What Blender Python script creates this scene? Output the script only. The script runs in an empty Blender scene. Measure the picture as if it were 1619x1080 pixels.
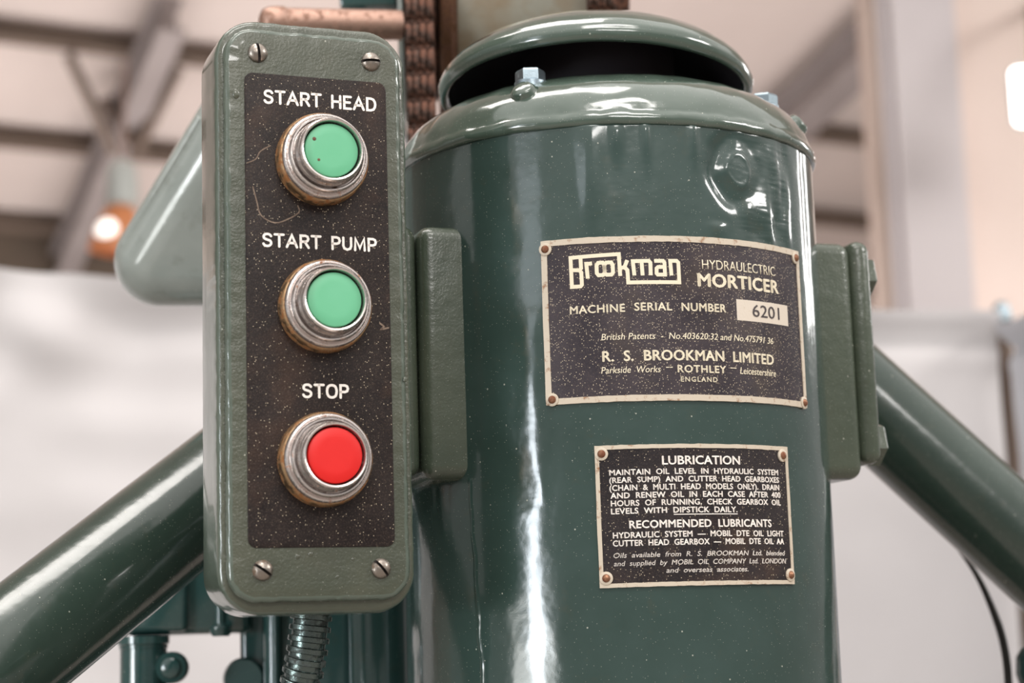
import bpy, bmesh, math, random
from mathutils import Vector, Matrix, noise
random.seed(7)
S = bpy.context.scene
PI = math.pi
ZC = 1.5                                   # eye height above the hall floor
W, H, F = 1619, 1080, 2957.8
PITCH, ROLL = .1631, -.0312

# ------------------------------------------------------------------ camera
_r = Vector((1, 0, 0)); _f = Vector((0, math.cos(PITCH), math.sin(PITCH))); _u = _r.cross(_f)
CR = math.cos(ROLL) * _r + math.sin(ROLL) * _u
CU = math.cos(ROLL) * _u - math.sin(ROLL) * _r
CO = Vector((0, 0, ZC))
cam = bpy.data.cameras.new('camera'); cam_o = bpy.data.objects.new('camera', cam)
S.collection.objects.link(cam_o)
m = Matrix((CR, CU, -_f)).transposed().to_4x4(); m.translation = CO
cam_o.matrix_world = m
cam.sensor_width = 36; cam.lens = F / W * 36
cam.clip_start = .05; cam.clip_end = 200
cam.dof.use_dof = True; cam.dof.focus_distance = 1.185; cam.dof.aperture_fstop = 5.6
S.camera = cam_o
S.view_settings.view_transform = 'Standard'; S.view_settings.look = 'None'
S.view_settings.exposure = 0.0; S.view_settings.gamma = 1; S.view_settings.use_curve_mapping = False

# ------------------------------------------------------------------ world
w = bpy.data.worlds.new('hall_light'); S.world = w; w.use_nodes = True
nt = w.node_tree; nt.nodes.clear()
tc = nt.nodes.new('ShaderNodeTexCoord'); sx = nt.nodes.new('ShaderNodeSeparateXYZ')
mr = nt.nodes.new('ShaderNodeMapRange'); mr.inputs[1].default_value = -1; mr.inputs[2].default_value = 1
rp = nt.nodes.new('ShaderNodeValToRGB'); bg = nt.nodes.new('ShaderNodeBackground'); wo = nt.nodes.new('ShaderNodeOutputWorld')
cr = rp.color_ramp
cr.elements[0].position = 0; cr.elements[0].color = (.30, .27, .25, 1)
cr.elements[1].position = 1; cr.elements[1].color = (2.1, 2.0, 1.93, 1)
for p, c in ((.42, (.34, .31, .29, 1)), (.53, (.38, .36, .35, 1)), (.575, (.46, .44, .43, 1)), (.63, (.86, .82, .79, 1)), (.70, (1.05, 1.0, .96, 1)), (.85, (1.45, 1.38, 1.33, 1))):
    e = cr.elements.new(p); e.color = c
nt.links.new(tc.outputs['Generated'], sx.inputs[0]); nt.links.new(sx.outputs[2], mr.inputs[0])
nt.links.new(mr.outputs[0], rp.inputs[0]); nt.links.new(rp.outputs[0], bg.inputs[0]); nt.links.new(bg.outputs[0], wo.inputs[0])
bg.inputs[1].default_value = 1.0

# ------------------------------------------------------------------ big lights: the hall's rooflights and windows, plus added lights
def area(name, loc, look, sx_, sy_, power, col):
    l = bpy.data.lights.new(name, 'AREA'); l.shape = 'RECTANGLE'; l.size = sx_; l.size_y = sy_; l.energy = power; l.color = col
    o = bpy.data.objects.new(name, l); S.collection.objects.link(o); o.location = loc
    o.rotation_euler = (Vector(look) - Vector(loc)).to_track_quat('-Z', 'Y').to_euler()
    return o
T = (0.0, 1.25, ZC + .2)
area('window_light_side', (-3.65, -2.2, ZC + .20), T, .75, 1.0, 55, (.86, .93, 1.0))
area('window_light_high', (-3.4, -2.4, ZC + 1.35), T, 1.1, .6, 5, (.85, .92, 1.0))
area('edge_light_right', (4.3, 5.4, ZC + 1.75), T, .55, 1.1, 22, (1.0, .98, .96))  # added light for the drum's right edge streak and its dents
area('rooflight_front', (0.6, -1.6, ZC + 4.6), T, 2.6, .8, 90, (1.0, .96, .92))
area('rooflight_over', (-.9, 1.6, ZC + 4.2), T, .8, 3.0, 80, (1.0, .95, .9))
area('dent_light_right', (4.4, .5, ZC + 2.35), T, 1.3, .8, 75, (1.0, .97, .94))  # added light, set low so the drum's dents catch highlights
area('dent_light_front', (1.3, -3.9, ZC + 2.75), T, 2.2, .6, 80, (1.0, .97, .94))  # added light in front for streak highlights on the drum's bumps
area('window_light_low', (-3.3, -1.57, ZC - .28), T, 1.7, .7, 34, (.98, 1.0, .97))
area('column_fill_light', (3.9, 3.2, ZC + 2.6), (2.4, 8.8, ZC + 1.2), 1.6, 1.2, 110, (1.0, .96, .93))  # added unseen fill that brightens the column and right wall
area('roof_fill_light', (.5, 9.4, ZC - .2), (1.0, 12.2, ZC + 5), 11, 1.2, 500, (1.0, .965, .945))  # added unseen fill behind the partitions that brightens the roof

# ------------------------------------------------------------------ helpers: measuring
def ray(px, py):
    return (_f + (px - W / 2) / F * CR - (py - H / 2) / F * CU)
def at(px, py, Y):
    d = ray(px, py); return CO + d * (Y / d.y)
def on_plane(px, py, p0, n):
    d = ray(px, py); return CO + d * ((Vector(p0) - CO).dot(n) / d.dot(n))
CX, CY, RD = .0702, 1.3245, .15            # the drum's axis and radius
def on_drum(px, py, r=RD):
    d = ray(px, py); a = d.x * d.x + d.y * d.y; b = d.x * CX + d.y * CY
    disc = b * b - a * (CX * CX + CY * CY - r * r)
    s = (b - math.sqrt(max(disc, 0))) / a
    P = CO + d * s
    return math.atan2(P.x - CX, CY - P.y), P.z
PSI = .34                                  # the machine's own heading
def M(x, y, z):
    return Vector((CX + x * math.cos(PSI) - y * math.sin(PSI), CY + x * math.sin(PSI) + y * math.cos(PSI), ZC + z))

# ------------------------------------------------------------------ helpers: objects
def link(o, parent=None):
    S.collection.objects.link(o)
    if parent is not None:
        o.parent = parent; o.matrix_parent_inverse = parent.matrix_basis.inverted()
    return o
def thing(name, loc, label, cat, group=None, rz=0):
    o = bpy.data.objects.new(name, None); S.collection.objects.link(o); o.location = loc; o.rotation_euler = (0, 0, rz)
    o.empty_display_size = .02
    return tag(o, label, cat, group)
def tag(o, label, cat=None, group=None, kind=None):
    if label: o['label'] = label
    if cat: o['category'] = cat
    if group: o['group'] = group
    if kind: o['kind'] = kind
    return o
def obj(name, bm, mats, parent=None, smooth=40, label=None):
    """links one mesh object; the vertices are given in world space, or in the parent's space if it is an Empty with a turn of its own"""
    me = bpy.data.meshes.new(name)
    bmesh.ops.recalc_face_normals(bm, faces=bm.faces)
    bm.to_mesh(me); bm.free()
    return mobj(name, me, mats, parent, smooth, label)
def mobj(name, me, mats, parent=None, smooth=40, label=None):
    for m_ in (mats if isinstance(mats, (list, tuple)) else [mats]): me.materials.append(m_)
    if smooth:
        for p in me.polygons: p.use_smooth = True
        try: me.set_sharp_from_angle(angle=math.radians(smooth))
        except Exception: pass
    o = bpy.data.objects.new(name, me); S.collection.objects.link(o)
    if parent is not None:
        o.parent = parent
    if label: o['label'] = label
    return o
def own(root, o):
    """parent a part whose mesh is in world space, keeping it in place"""
    o.parent = root; o.matrix_parent_inverse = mw(root).inverted(); return o
def mw(o):
    m_ = Matrix.LocRotScale(o.location, o.rotation_euler, o.scale)
    return m_ if o.parent is None else mw(o.parent) @ o.matrix_parent_inverse @ m_
def wpart(name, bm, mats, root, smooth=40, label=None):
    return own(root, obj(name, bm, mats, None, smooth, label))

# ------------------------------------------------------------------ helpers: shapes
def box(bm, c, s, rot=None, bev=0, seg=2, mi=0):
    r = bmesh.ops.create_cube(bm, size=1.0)
    vs = r['verts']
    for v in vs: v.co = Vector((v.co.x * s[0], v.co.y * s[1], v.co.z * s[2]))
    if bev:
        es = list({e for v in vs for e in v.link_edges})
        g = bmesh.ops.bevel(bm, geom=es, offset=bev, segments=seg, affect='EDGES', profile=.5)
        vs = list({v for f in g['faces'] for v in f.verts} | {v for v in vs if v.is_valid})
    for v in vs:
        p = v.co.copy()
        if rot is not None: p = rot @ p
        v.co = p + Vector(c)
    for f in {f for v in vs for f in v.link_faces}: f.material_index = mi
    return vs
def ring_stack(bm, rings, cap0=True, cap1=True, mi=0):
    R = [[bm.verts.new(p) for p in r] for r in rings]
    n = len(R[0]); fs = []
    for a, b in zip(R, R[1:]):
        for i in range(n):
            fs.append(bm.faces.new((a[i], a[(i + 1) % n], b[(i + 1) % n], b[i])))
    if cap0: fs.append(bm.faces.new(R[0]))
    if cap1: fs.append(bm.faces.new(R[-1][::-1]))
    for f in fs: f.material_index = mi
    return R
def frame_for(d):
    d = Vector(d).normalized(); up = Vector((0, 0, 1)) if abs(d.z) < .9 else Vector((1, 0, 0))
    x = up.cross(d).normalized(); y = d.cross(x); return x, y, d
def lathe(bm, prof, o=(0, 0, 0), axis=(0, 0, 1), n=64, cap0=True, cap1=True, mi=0, tooth=None):
    x, y, d = frame_for(axis); o = Vector(o); rings = []
    for k, (r, h) in enumerate(prof):
        pts = []
        for i in range(n):
            a = 2 * PI * i / n
            rr = max(r, 1e-5)
            if tooth and tooth[0] <= k <= tooth[1] and i % 2: rr -= tooth[2]
            pts.append(o + x * (rr * math.cos(a)) + y * (rr * math.sin(a)) + d * h)
        rings.append(pts)
    return ring_stack(bm, rings, cap0, cap1, mi)
def tube(bm, pts, r, n=24, mi=0, caps=True, dirs=None):
    pts = [Vector(p) for p in pts]; rr = r if isinstance(r, (list, tuple)) else [r] * len(pts)
    rings = []; x = None
    for i, p in enumerate(pts):
        d = (pts[min(i + 1, len(pts) - 1)] - pts[max(i - 1, 0)]).normalized()
        if dirs: d = dirs[i]
        if x is None: x = frame_for(d)[0]
        else: x = (x - d * x.dot(d)).normalized()
        y = d.cross(x)
        rings.append([p + (x * math.cos(2 * PI * k / n) + y * math.sin(2 * PI * k / n)) * rr[i] for k in range(n)])
    return ring_stack(bm, rings, caps, caps, mi)
def spline(P, k=8):
    P = [Vector(p) for p in P]; out = []
    for i in range(len(P) - 1):
        a, b, c, d = P[max(i - 1, 0)], P[i], P[i + 1], P[min(i + 2, len(P) - 1)]
        for j in range(k):
            t = j / k
            out.append(.5 * ((2 * b) + (c - a) * t + (2 * a - 5 * b + 4 * c - d) * t * t + (3 * b - a - 3 * c + d) * t ** 3))
    return out + [P[-1]]
def rrect(x0, x1, z0, z1, r, step=.0025, arc=12):
    """outline of a rounded rectangle, evenly walked"""
    r = max(r, 1e-4); pts = []
    def line(a, b):
        L = math.hypot(b[0] - a[0], b[1] - a[1]); k = max(1, int(L / step))
        for i in range(k): pts.append((a[0] + (b[0] - a[0]) * i / k, a[1] + (b[1] - a[1]) * i / k))
    def arcp(cx, cz, a0):
        for i in range(arc): 
            a = a0 + PI / 2 * i / arc; pts.append((cx + r * math.cos(a), cz + r * math.sin(a)))
    arcp(x1 - r, z1 - r, 0); line((x1 - r, z1), (x0 + r, z1)); arcp(x0 + r, z1 - r, PI / 2); line((x0, z1 - r), (x0, z0 + r))
    arcp(x0 + r, z0 + r, PI); line((x0 + r, z0), (x1 - r, z0)); arcp(x1 - r, z0 + r, 3 * PI / 2); line((x1, z0 + r), (x1, z1 - r))
    return pts
def plate_stack(bm, rect, r, layers, rough=0, seed=0, place=None, step=.0025, mi=0):
    """rounded slab: layers = (inset, depth y); every ring walks the same outline, with lumps of old paint of size rough"""
    x0, x1, z0, z1 = rect; base = rrect(x0, x1, z0, z1, r, step)
    cx, cz = (x0 + x1) / 2, (z0 + z1) / 2
    n = len(base); nor = []
    for i in range(n):
        a, b = base[i - 1], base[(i + 1) % n]; t = Vector((b[0] - a[0], b[1] - a[1])).normalized(); nor.append((t.y, -t.x))
    rings = []
    for ins, y in layers:
        ring = []
        for (px, pz), (nx, nz) in zip(base, nor):
            q = 0; qy = 0
            if rough:
                v = Vector((px * 170 + seed, y * 300, pz * 170)); k_ = (.15 if ins > .008 else 1) if y < .013 else .25; q = (noise.noise(v) + .7 * noise.noise(v * 2.7)) * rough * k_; qy = noise.noise(v + Vector((9, 3, 5))) * rough * .8 * k_
            p = Vector((px - nx * (ins - q), y + qy, pz - nz * (ins - q)))
            ring.append(place(p) if place else p)
        rings.append(ring)
    return ring_stack(bm, rings, True, True, mi)
def hexa(bm, o, axis, af, h, turn=0, mi=0, dome=.25):
    x, y, d = frame_for(axis); R = af / math.sqrt(3); o = Vector(o)
    def rg(f, hh): return [o + (x * math.cos(turn + PI / 3 * i) + y * math.sin(turn + PI / 3 * i)) * R * f + d * hh for i in range(6)]
    ring_stack(bm, [rg(1, 0), rg(1, h * .85), rg(.9, h)], mi=mi)
def dome(bm, o, axis, r, h, n=24, k=6, mi=0, foot=.0):
    pr = [(r, -foot)] + [(r * math.cos(PI / 2 * i / k), h * math.sin(PI / 2 * i / k)) for i in range(k)] + [(r * .03, h)]
    lathe(bm, pr, o, axis, n, mi=mi)

# ------------------------------------------------------------------ helpers: materials
def lin(r, g, b):
    f = lambda c: ((c / 255 + .055) / 1.055) ** 2.4 if c > 10 else c / 255 / 12.92
    return (f(r), f(g), f(b), 1)
class N:
    def __init__(s, name):
        s.m = bpy.data.materials.new(name); s.m.use_nodes = True; s.t = s.m.node_tree; s.t.nodes.clear()
        s.out = s.n('ShaderNodeOutputMaterial'); s.p = s.n('ShaderNodeBsdfPrincipled'); s.l(s.p.outputs[0], s.out.inputs[0])
        s.co = s.n('ShaderNodeTexCoord').outputs['Object']
    def n(s, t, **k):
        o = s.t.nodes.new(t)
        for a, b in k.items(): setattr(o, a, b)
        return o
    def l(s, a, b): s.t.links.new(a, b)
    def noise(s, scale, detail=3, rough=.55, vec=None):
        o = s.n('ShaderNodeTexNoise'); o.inputs['Scale'].default_value = scale; o.inputs['Detail'].default_value = detail
        o.inputs['Roughness'].default_value = rough; s.l(vec or s.co, o.inputs['Vector']); return o.outputs[0]
    def ramp(s, x, a, b, c0=(0, 0, 0, 1), c1=(1, 1, 1, 1)):
        o = s.n('ShaderNodeValToRGB'); e = o.color_ramp.elements; e[0].position = a; e[1].position = b; e[0].color = c0; e[1].color = c1
        s.l(x, o.inputs[0]); return o.outputs[0]
    def mix(s, fac, a, b):
        o = s.n('ShaderNodeMix', data_type='RGBA')
        for k, v in ((0, fac), (6, a), (7, b)):
            if hasattr(v, 'links'): s.l(v, o.inputs[k])
            else: o.inputs[k].default_value = v
        return o.outputs[2]
    def math(s, op, a, b=0.0, c=False):
        o = s.n('ShaderNodeMath', operation=op); o.use_clamp = c
        for i, v in enumerate((a, b)):
            if hasattr(v, 'links'): s.l(v, o.inputs[i])
            else: o.inputs[i].default_value = v
        return o.outputs[0]
    def stretch(s, sc):
        o = s.n('ShaderNodeMapping'); o.inputs['Scale'].default_value = sc; s.l(s.co, o.inputs[0]); return o.outputs[0]
    def specks(s, scale, size, keep, vec=None):
        """small scattered dots: 1 inside a dot"""
        o = s.n('ShaderNodeTexVoronoi'); o.inputs['Scale'].default_value = scale; s.l(vec or s.co, o.inputs['Vector'])
        near = s.math('LESS_THAN', o.outputs['Distance'], size)
        sep = s.n('ShaderNodeSeparateColor'); s.l(o.outputs['Color'], sep.inputs[0])
        return s.math('MULTIPLY', near, s.math('LESS_THAN', sep.outputs[0], keep))
    def bump(s, h, strength, dist, prev=None):
        o = s.n('ShaderNodeBump'); o.inputs['Strength'].default_value = strength; o.inputs['Distance'].default_value = dist
        s.l(h, o.inputs['Height'])
        if prev is not None: s.l(prev, o.inputs['Normal'])
        return o.outputs[0]
    def set(s, **k):
        for a, v in k.items():
            i = s.p.inputs[a.replace('_', ' ')]
            if hasattr(v, 'links'): s.l(v, i)
            else: i.default_value = v
        return s.m
def paint(name, a, b, rough=.16, wave=.35, grain=.12, specks=.25, coat=.3, fine=900):
    n = N(name)
    col = n.mix(n.ramp(n.noise(14, 4), .35, .68), a, b)
    d = n.specks(700, .12, specks * 1.5)
    d2 = n.specks(170, .09, specks * .6)
    dust = n.math('MAXIMUM', d, d2)
    col = n.mix(n.math('MULTIPLY', dust, .55), col, lin(196, 196, 182))
    grime = n.ramp(n.noise(55, 6, .65), .58, .8)
    col = n.mix(n.math('MULTIPLY', grime, .35), col, lin(70, 68, 52))
    bp = n.bump(n.noise(60, 2), wave, .0012)
    bp = n.bump(n.noise(fine, 2), grain, .0004, bp)
    bp = n.bump(dust, .3, .0006, bp)
    r = n.math('ADD', n.math('MULTIPLY', n.noise(90, 3), .12), rough - .05)
    r = n.math('MAXIMUM', r, n.math('MULTIPLY', dust, .6))
    return n.set(Base_Color=col, Roughness=r, Normal=bp, Coat_Weight=coat, Coat_Roughness=.08)
MAT = {}
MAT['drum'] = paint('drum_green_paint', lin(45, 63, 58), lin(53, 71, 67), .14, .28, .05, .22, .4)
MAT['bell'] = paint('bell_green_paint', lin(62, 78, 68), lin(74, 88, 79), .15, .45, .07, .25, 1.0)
MAT['boxpaint'] = paint('box_olive_green_paint', lin(60, 66, 53), lin(76, 79, 65), .34, .7, 1.0, .2, .7, 560)
MAT['boxside'] = paint('box_side_reflection_paint', lin(76, 87, 77), lin(88, 97, 87), .18, .3, .1, .1, .5)  # box sides coloured paler to stand for reflections of cloth and roof
MAT['boss'] = paint('bracket_olive_green_paint', lin(60, 70, 58), lin(72, 80, 67), .24, .6, .5, .3, .3, 620)
MAT['tube'] = paint('strut_green_paint', lin(42, 57, 50), lin(52, 66, 59), .16, .22, .06, .2, .4)
MAT['teal'] = paint('column_teal_paint', lin(40, 68, 66), lin(48, 76, 74), .15, .25, .04, .06, .5)
MAT['guard'] = paint('guard_reflection_green_paint', lin(136, 143, 138), lin(150, 156, 151), .14, .3, .03, .04, .5)  # pale tone stands for reflections on what would be plain green paint
def black_plate(name, a, b, sp, brown):
    n = N(name)
    col = n.mix(n.ramp(n.noise(25, 6, .65), .38, .66), a, b)
    col = n.mix(n.math('MULTIPLY', n.ramp(n.noise(18, 4), .55, .78), .55), col, brown)
    d = n.math('MAXIMUM', n.specks(950, .26, sp * 1.3), n.specks(480, .14, sp * .7))
    col = n.mix(n.math('MULTIPLY', d, .85), col, lin(205, 190, 165))
    fine = n.ramp(n.noise(1500, 3, .7), .56, .74)
    col = n.mix(n.math('MULTIPLY', fine, .35), col, lin(150, 130, 112))
    bp = n.bump(n.noise(600, 4), .35, .0005)
    return n.set(Base_Color=col, Roughness=n.math('ADD', n.math('MULTIPLY', n.noise(60, 4), .3), .30), Normal=bp, Specular_IOR_Level=.22)
MAT['labelplate'] = black_plate('switch_label_black', lin(26, 20, 20), lin(42, 34, 32), .08, lin(78, 56, 44))
MAT['nameplate'] = black_plate('nameplate_black', lin(46, 41, 47), lin(66, 59, 63), .3, lin(84, 72, 58))
MAT['lubplate'] = black_plate('lubrication_plate_black', lin(28, 24, 27), lin(44, 38, 40), .12, lin(82, 62, 50))
def cream(name, a, rust, amount=.62):
    n = N(name)
    col = n.mix(n.ramp(n.noise(220, 5, .7), amount, amount + .14), a, rust)
    return n.set(Base_Color=col, Roughness=.45, Normal=n.bump(n.noise(700, 3), .25, .0004))
MAT['letter'] = cream('white_filled_lettering', lin(238, 230, 222), lin(180, 160, 140), .7)
MAT['gold'] = cream('cream_brass_lettering', lin(222, 211, 186), lin(168, 134, 98), .66)
MAT['frame'] = cream('worn_plate_border', lin(192, 180, 162), lin(142, 102, 70), .56)
MAT['stamp'] = cream('stamped_number_panel', lin(204, 193, 178), lin(184, 164, 140), .62)
MAT['ink'] = cream('stamped_number', lin(52, 42, 44), lin(80, 60, 52), .7)
def metal(name, col, rust, amount, rough=.22, soft=.12):
    n = N(name)
    k = n.ramp(n.noise(160, 6, .7), amount, amount + soft)
    bp = n.bump(n.noise(900, 3), .25, .0004)
    return n.set(Base_Color=n.mix(k, col, rust), Metallic=n.math('SUBTRACT', .95, n.math('MULTIPLY', k, .8)),
                 Roughness=n.math('ADD', n.math('MULTIPLY', k, .45), rough), Normal=bp)
MAT['chrome'] = metal('worn_chrome', lin(222, 214, 210), lin(150, 100, 66), .58, .24)
MAT['rustring'] = metal('rusted_ring', lin(176, 146, 112), lin(140, 92, 50), .46, .35)
MAT['screw'] = metal('dull_screw_steel', lin(146, 138, 130), lin(104, 86, 70), .52, .33)
MAT['rivet'] = metal('rusty_rivet', lin(150, 112, 88), lin(112, 66, 44), .45, .4)
MAT['boltsteel'] = metal('zinc_bolt', lin(140, 154, 162), lin(112, 116, 106), .6, .34)
MAT['chain'] = metal('rusty_chain_steel', lin(70, 56, 50), lin(112, 74, 58), .46, .42)
MAT['rustplate'] = metal('rusted_edge', lin(120, 88, 68), lin(90, 60, 44), .45, .5)
MAT['shaft'] = metal('pale_rusty_shaft', lin(164, 134, 120), lin(140, 104, 86), .52, .5)
MAT['conduit'] = metal('dark_conduit_steel', lin(96, 108, 106), lin(66, 72, 70), .5, .25)
def plain(name, a, b, scale=20, rough=.6, bump=.15, dist=.001):
    n = N(name)
    return n.set(Base_Color=n.mix(n.ramp(n.noise(scale, 4), .35, .65), a, b), Roughness=rough, Normal=n.bump(n.noise(scale * 4, 3), bump, dist))
MAT['hub'] = plain('pale_green_cast_hub', lin(150, 147, 134), lin(138, 122, 100), 30, .6, .4)
MAT['green_cap'] = plain('green_button_plastic', lin(98, 176, 134), lin(104, 180, 140), 30, .42, .05)
MAT['red_cap'] = plain('red_button_plastic', lin(206, 16, 12), lin(214, 20, 15), 30, .45, .05)
MAT['spot'] = plain('brown_rust_spot', lin(110, 74, 50), lin(90, 60, 44), 200, .6)
MAT['dark'] = plain('dark_cavity_shade', lin(24, 16, 24), lin(30, 22, 30), 30, .7)  # shade under the cap and inside the bell, put into the colour
MAT['scratch'] = plain('worn_scratch', lin(134, 116, 100), lin(92, 74, 62), 240, .6)
MAT['slot'] = plain('dark_slot', lin(28, 22, 20), lin(36, 28, 25), 100, .8)  # plain dark colour for screw slots and button seats
MAT['rubber'] = plain('black_cable_rubber', lin(26, 24, 22), lin(40, 36, 30), 40, .4)
MAT['cloth'] = plain('white_cloth', lin(198, 194, 194), lin(191, 187, 187), 2, .85, .1, .01)
MAT['cloth2'] = plain('cool_white_cloth', lin(192, 193, 199), lin(187, 189, 195), 2, .85, .1, .01)
MAT['roof'] = plain('beige_roof_sheeting', lin(196, 182, 176), lin(188, 174, 168), .7, .8)
MAT['beam'] = plain('brown_purlin_steel', lin(104, 88, 78), lin(94, 80, 70), 2, .7)
MAT['rafter'] = plain('grey_rafter_steel', lin(138, 128, 126), lin(128, 118, 116), 2, .7)
MAT['column'] = plain('grey_column_steel', lin(206, 199, 200), lin(198, 191, 193), 1, .7)
MAT['flange'] = plain('brownish_column_flange', lin(184, 166, 156), lin(174, 156, 146), 1, .7)
MAT['wall'] = plain('pale_pink_wall', lin(226, 209, 200), lin(220, 203, 194), 1, .85)
MAT['brownwall'] = plain('dark_brown_cladding', lin(84, 70, 58), lin(72, 60, 50), 2, .8)
MAT['floor'] = plain('grey_concrete_floor', lin(150, 142, 134), lin(138, 130, 124), 1.5, .7)
MAT['copper'] = plain('orange_lamp_reflector', lin(214, 140, 92), lin(200, 126, 80), 6, .35)
MAT['lampgrey'] = plain('grey_lamp_housing', lin(190, 194, 190), lin(180, 184, 180), 6, .4)
def glow(name, col, k):
    n = N(name); return n.set(Base_Color=(.9, .9, .9, 1), Emission_Color=col, Emission_Strength=k)
MAT['bulb'] = glow('glowing_lamp', (1, .93, .85, 1), 1.5)
MAT['flood'] = glow('glowing_floodlight', (1, 1, 1, 1), 5)

# ================================================================== THE HALL
YAW = math.radians(28)
U = Vector((math.cos(YAW), math.sin(YAW), 0)); V = Vector((-math.sin(YAW), math.cos(YAW), 0)); Z = Vector((0, 0, 1))
RN = (V * .36 + Z).normalized(); RP = Vector((0, 0, ZC + 8))                     # the roof slope falls away from the viewer
SL = (V - Z * .36).normalized()
def roof_pt(px, py): return on_plane(px, py, RP, RN)
def struct(name, bm, mat, smooth=0):
    o = obj(name, bm, mat, None, smooth); o['kind'] = 'structure'; return o
def slab(bm, c, ax, ay, az, s):
    R = Matrix((ax, ay, az)).transposed(); return box(bm, c, s, R)
eave = roof_pt(60, 338)
bm = bmesh.new(); slab(bm, (0, 6, -.05), Vector((1, 0, 0)), Vector((0, 1, 0)), Z, (44, 40, .1)); struct('floor', bm, MAT['floor'])
mid = eave + U * (Vector((0, 0, 0)) - eave).dot(U)
bm = bmesh.new()
slab(bm, mid - SL * 5.4 + U * 3 + RN * .06, U, SL, RN, (34, 11.6, .1)); struct('ceiling', bm, MAT['roof'])
bm = bmesh.new(); hz = eave.z + .3
slab(bm, Vector((mid.x, mid.y, hz / 2)) + U * 3 + V * .35, U, V, Z, (34, .2, hz)); struct('wall_back', bm, MAT['wall'])
bm = bmesh.new()
pL = on_plane(-260, 420, eave + V * .2, V); pR = on_plane(300, 420, eave + V * .2, V); c = (pL + pR) / 2
slab(bm, Vector((c.x, c.y, eave.z - 1.1)), U, V, Z, ((pR - pL).length, .1, 2.3)); struct('wall_left', bm, MAT['brownwall'])
def beam(name, a, b, wd, dp, mat, up=RN):
    a, b = Vector(a), Vector(b); d = (b - a).normalized(); x = d.cross(up).normalized(); y = x.cross(d)
    bm = bmesh.new()
    L = (b - a).length; R = Matrix((x, d, y)).transposed(); c = (a + b) / 2
    for o_, s in ((dp / 2, (wd, L, .025)), (-dp / 2, (wd, L, .025)), (0, (wd * .35, L, dp))):
        box(bm, c + y * o_, s, R)
    return struct(name, bm, mat)
for k, (x0, y0) in enumerate(((0, 32), (0, 200), (20, 336))):
    p = roof_pt(x0, y0) - RN * .09
    beam('roof_purlin', p - U * 3, p + U * 16, .085, .09, MAT['beam'])
for k, (a, b, wd) in enumerate((((262, -40), (74, 415), .17), ((1400, -25), (1215, 118), .30))):
    beam('roof_rafter', roof_pt(*a) - RN * .3, roof_pt(*b) - RN * .3 + SL * (0 if k == 0 else 3), wd, .24, MAT['rafter'])
for a, b in (((104, 46), (168, 118)), ((276, 66), (196, 126)), ((160, 118), (215, 124))):
    beam('roof_brace', roof_pt(*a) - RN * .2, roof_pt(*b) - RN * .62, .05, .05, MAT['beam'])
# steel column and the pale wall behind it
def post(name, x0, x1, ytop, Y, mat, depth, z0=0, ybot=480, extra=0):
    a = at(x0, ybot, Y); b = at(x1, ybot, Y); bm = bmesh.new(); top = at(x0, ytop, Y).z + extra
    box(bm, ((a.x + b.x) / 2, Y + depth / 2, (z0 + top) / 2), (b.x - a.x, depth, top - z0)); return bm
bm = post('c', 1440, 1542, -60, 8.6, None, .34)
a = at(1396, 480, 8.72); b = at(1441, 480, 8.72)
box(bm, ((a.x + b.x) / 2, 8.82, 2.7), (b.x - a.x, .2, 5.4), mi=1); box(bm, (at(1424, 480, 8.7).x, 8.70, 2.7), (.05, .05, 5.4), None, .01, 2)
struct('steel_column', bm, [MAT['column'], MAT['flange']])
bm = post('w', 1540, 1900, -80, 8.9, None, .2); struct('wall_right', bm, MAT['wall'])

# pendant lamp, deep in the hall
Yl = 8.0
t = thing('pendant_lamp', at(190, 400, Yl), 'lit pendant lamp with orange bell reflector hanging below the roof', 'lamp')
px = Yl / F
bm = bmesh.new(); tube(bm, [at(199, 96, Yl), at(194, 256, Yl)], .006, 8); wpart('cord', bm, MAT['shaft'], t)
bm = bmesh.new(); o = at(193, 326, Yl); lathe(bm, [(26 * px, 0), (27 * px, 20 * px), (25 * px, 60 * px), (16 * px, 72 * px), (5 * px, 80 * px)], o, n=24); wpart('ballast_housing', bm, MAT['lampgrey'], t)
bm = bmesh.new(); o = at(181, 400, Yl); ax = (at(193, 326, Yl) - o).normalized()
lathe(bm, [(43 * px, 0), (42 * px, 12 * px), (36 * px, 40 * px), (27 * px, 66 * px), (20 * px, 76 * px), (19 * px, 74 * px), (26 * px, 62 * px), (34 * px, 38 * px), (41 * px, 2 * px)], o, ax, 32, False, False)
wpart('reflector', bm, MAT['copper'], t)
bm = bmesh.new(); bmesh.ops.create_uvsphere(bm, u_segments=20, v_segments=12, radius=22 * px)
for v in bm.verts: v.co += at(178, 372, Yl) + Vector((0, -.06, 0))
wpart('bulb', bm, MAT['bulb'], t)
# floodlight cut by the frame edge
Yf = 7.6; pf = Yf / F
t = thing('flood_light', at(1640, 150, Yf), 'bright white floodlight beside the pale wall, high up', 'lamp')
bm = bmesh.new(); box(bm, at(1640, 152, Yf + .08), (84 * pf, .10, 100 * pf), bev=.02); wpart('housing', bm, MAT['lampgrey'], t)
bm = bmesh.new(); box(bm, at(1640, 152, Yf), (80 * pf, .05, 96 * pf), bev=.025, seg=3); wpart('diffuser', bm, MAT['flood'], t)
bm = bmesh.new(); tube(bm, [at(1640, 95, Yf + .08), at(1637, 10, Yf + .4), at(1637, 10, Yf + 1.3)], .03, 10); wpart('bracket_arm', bm, MAT['beam'], t)

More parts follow.
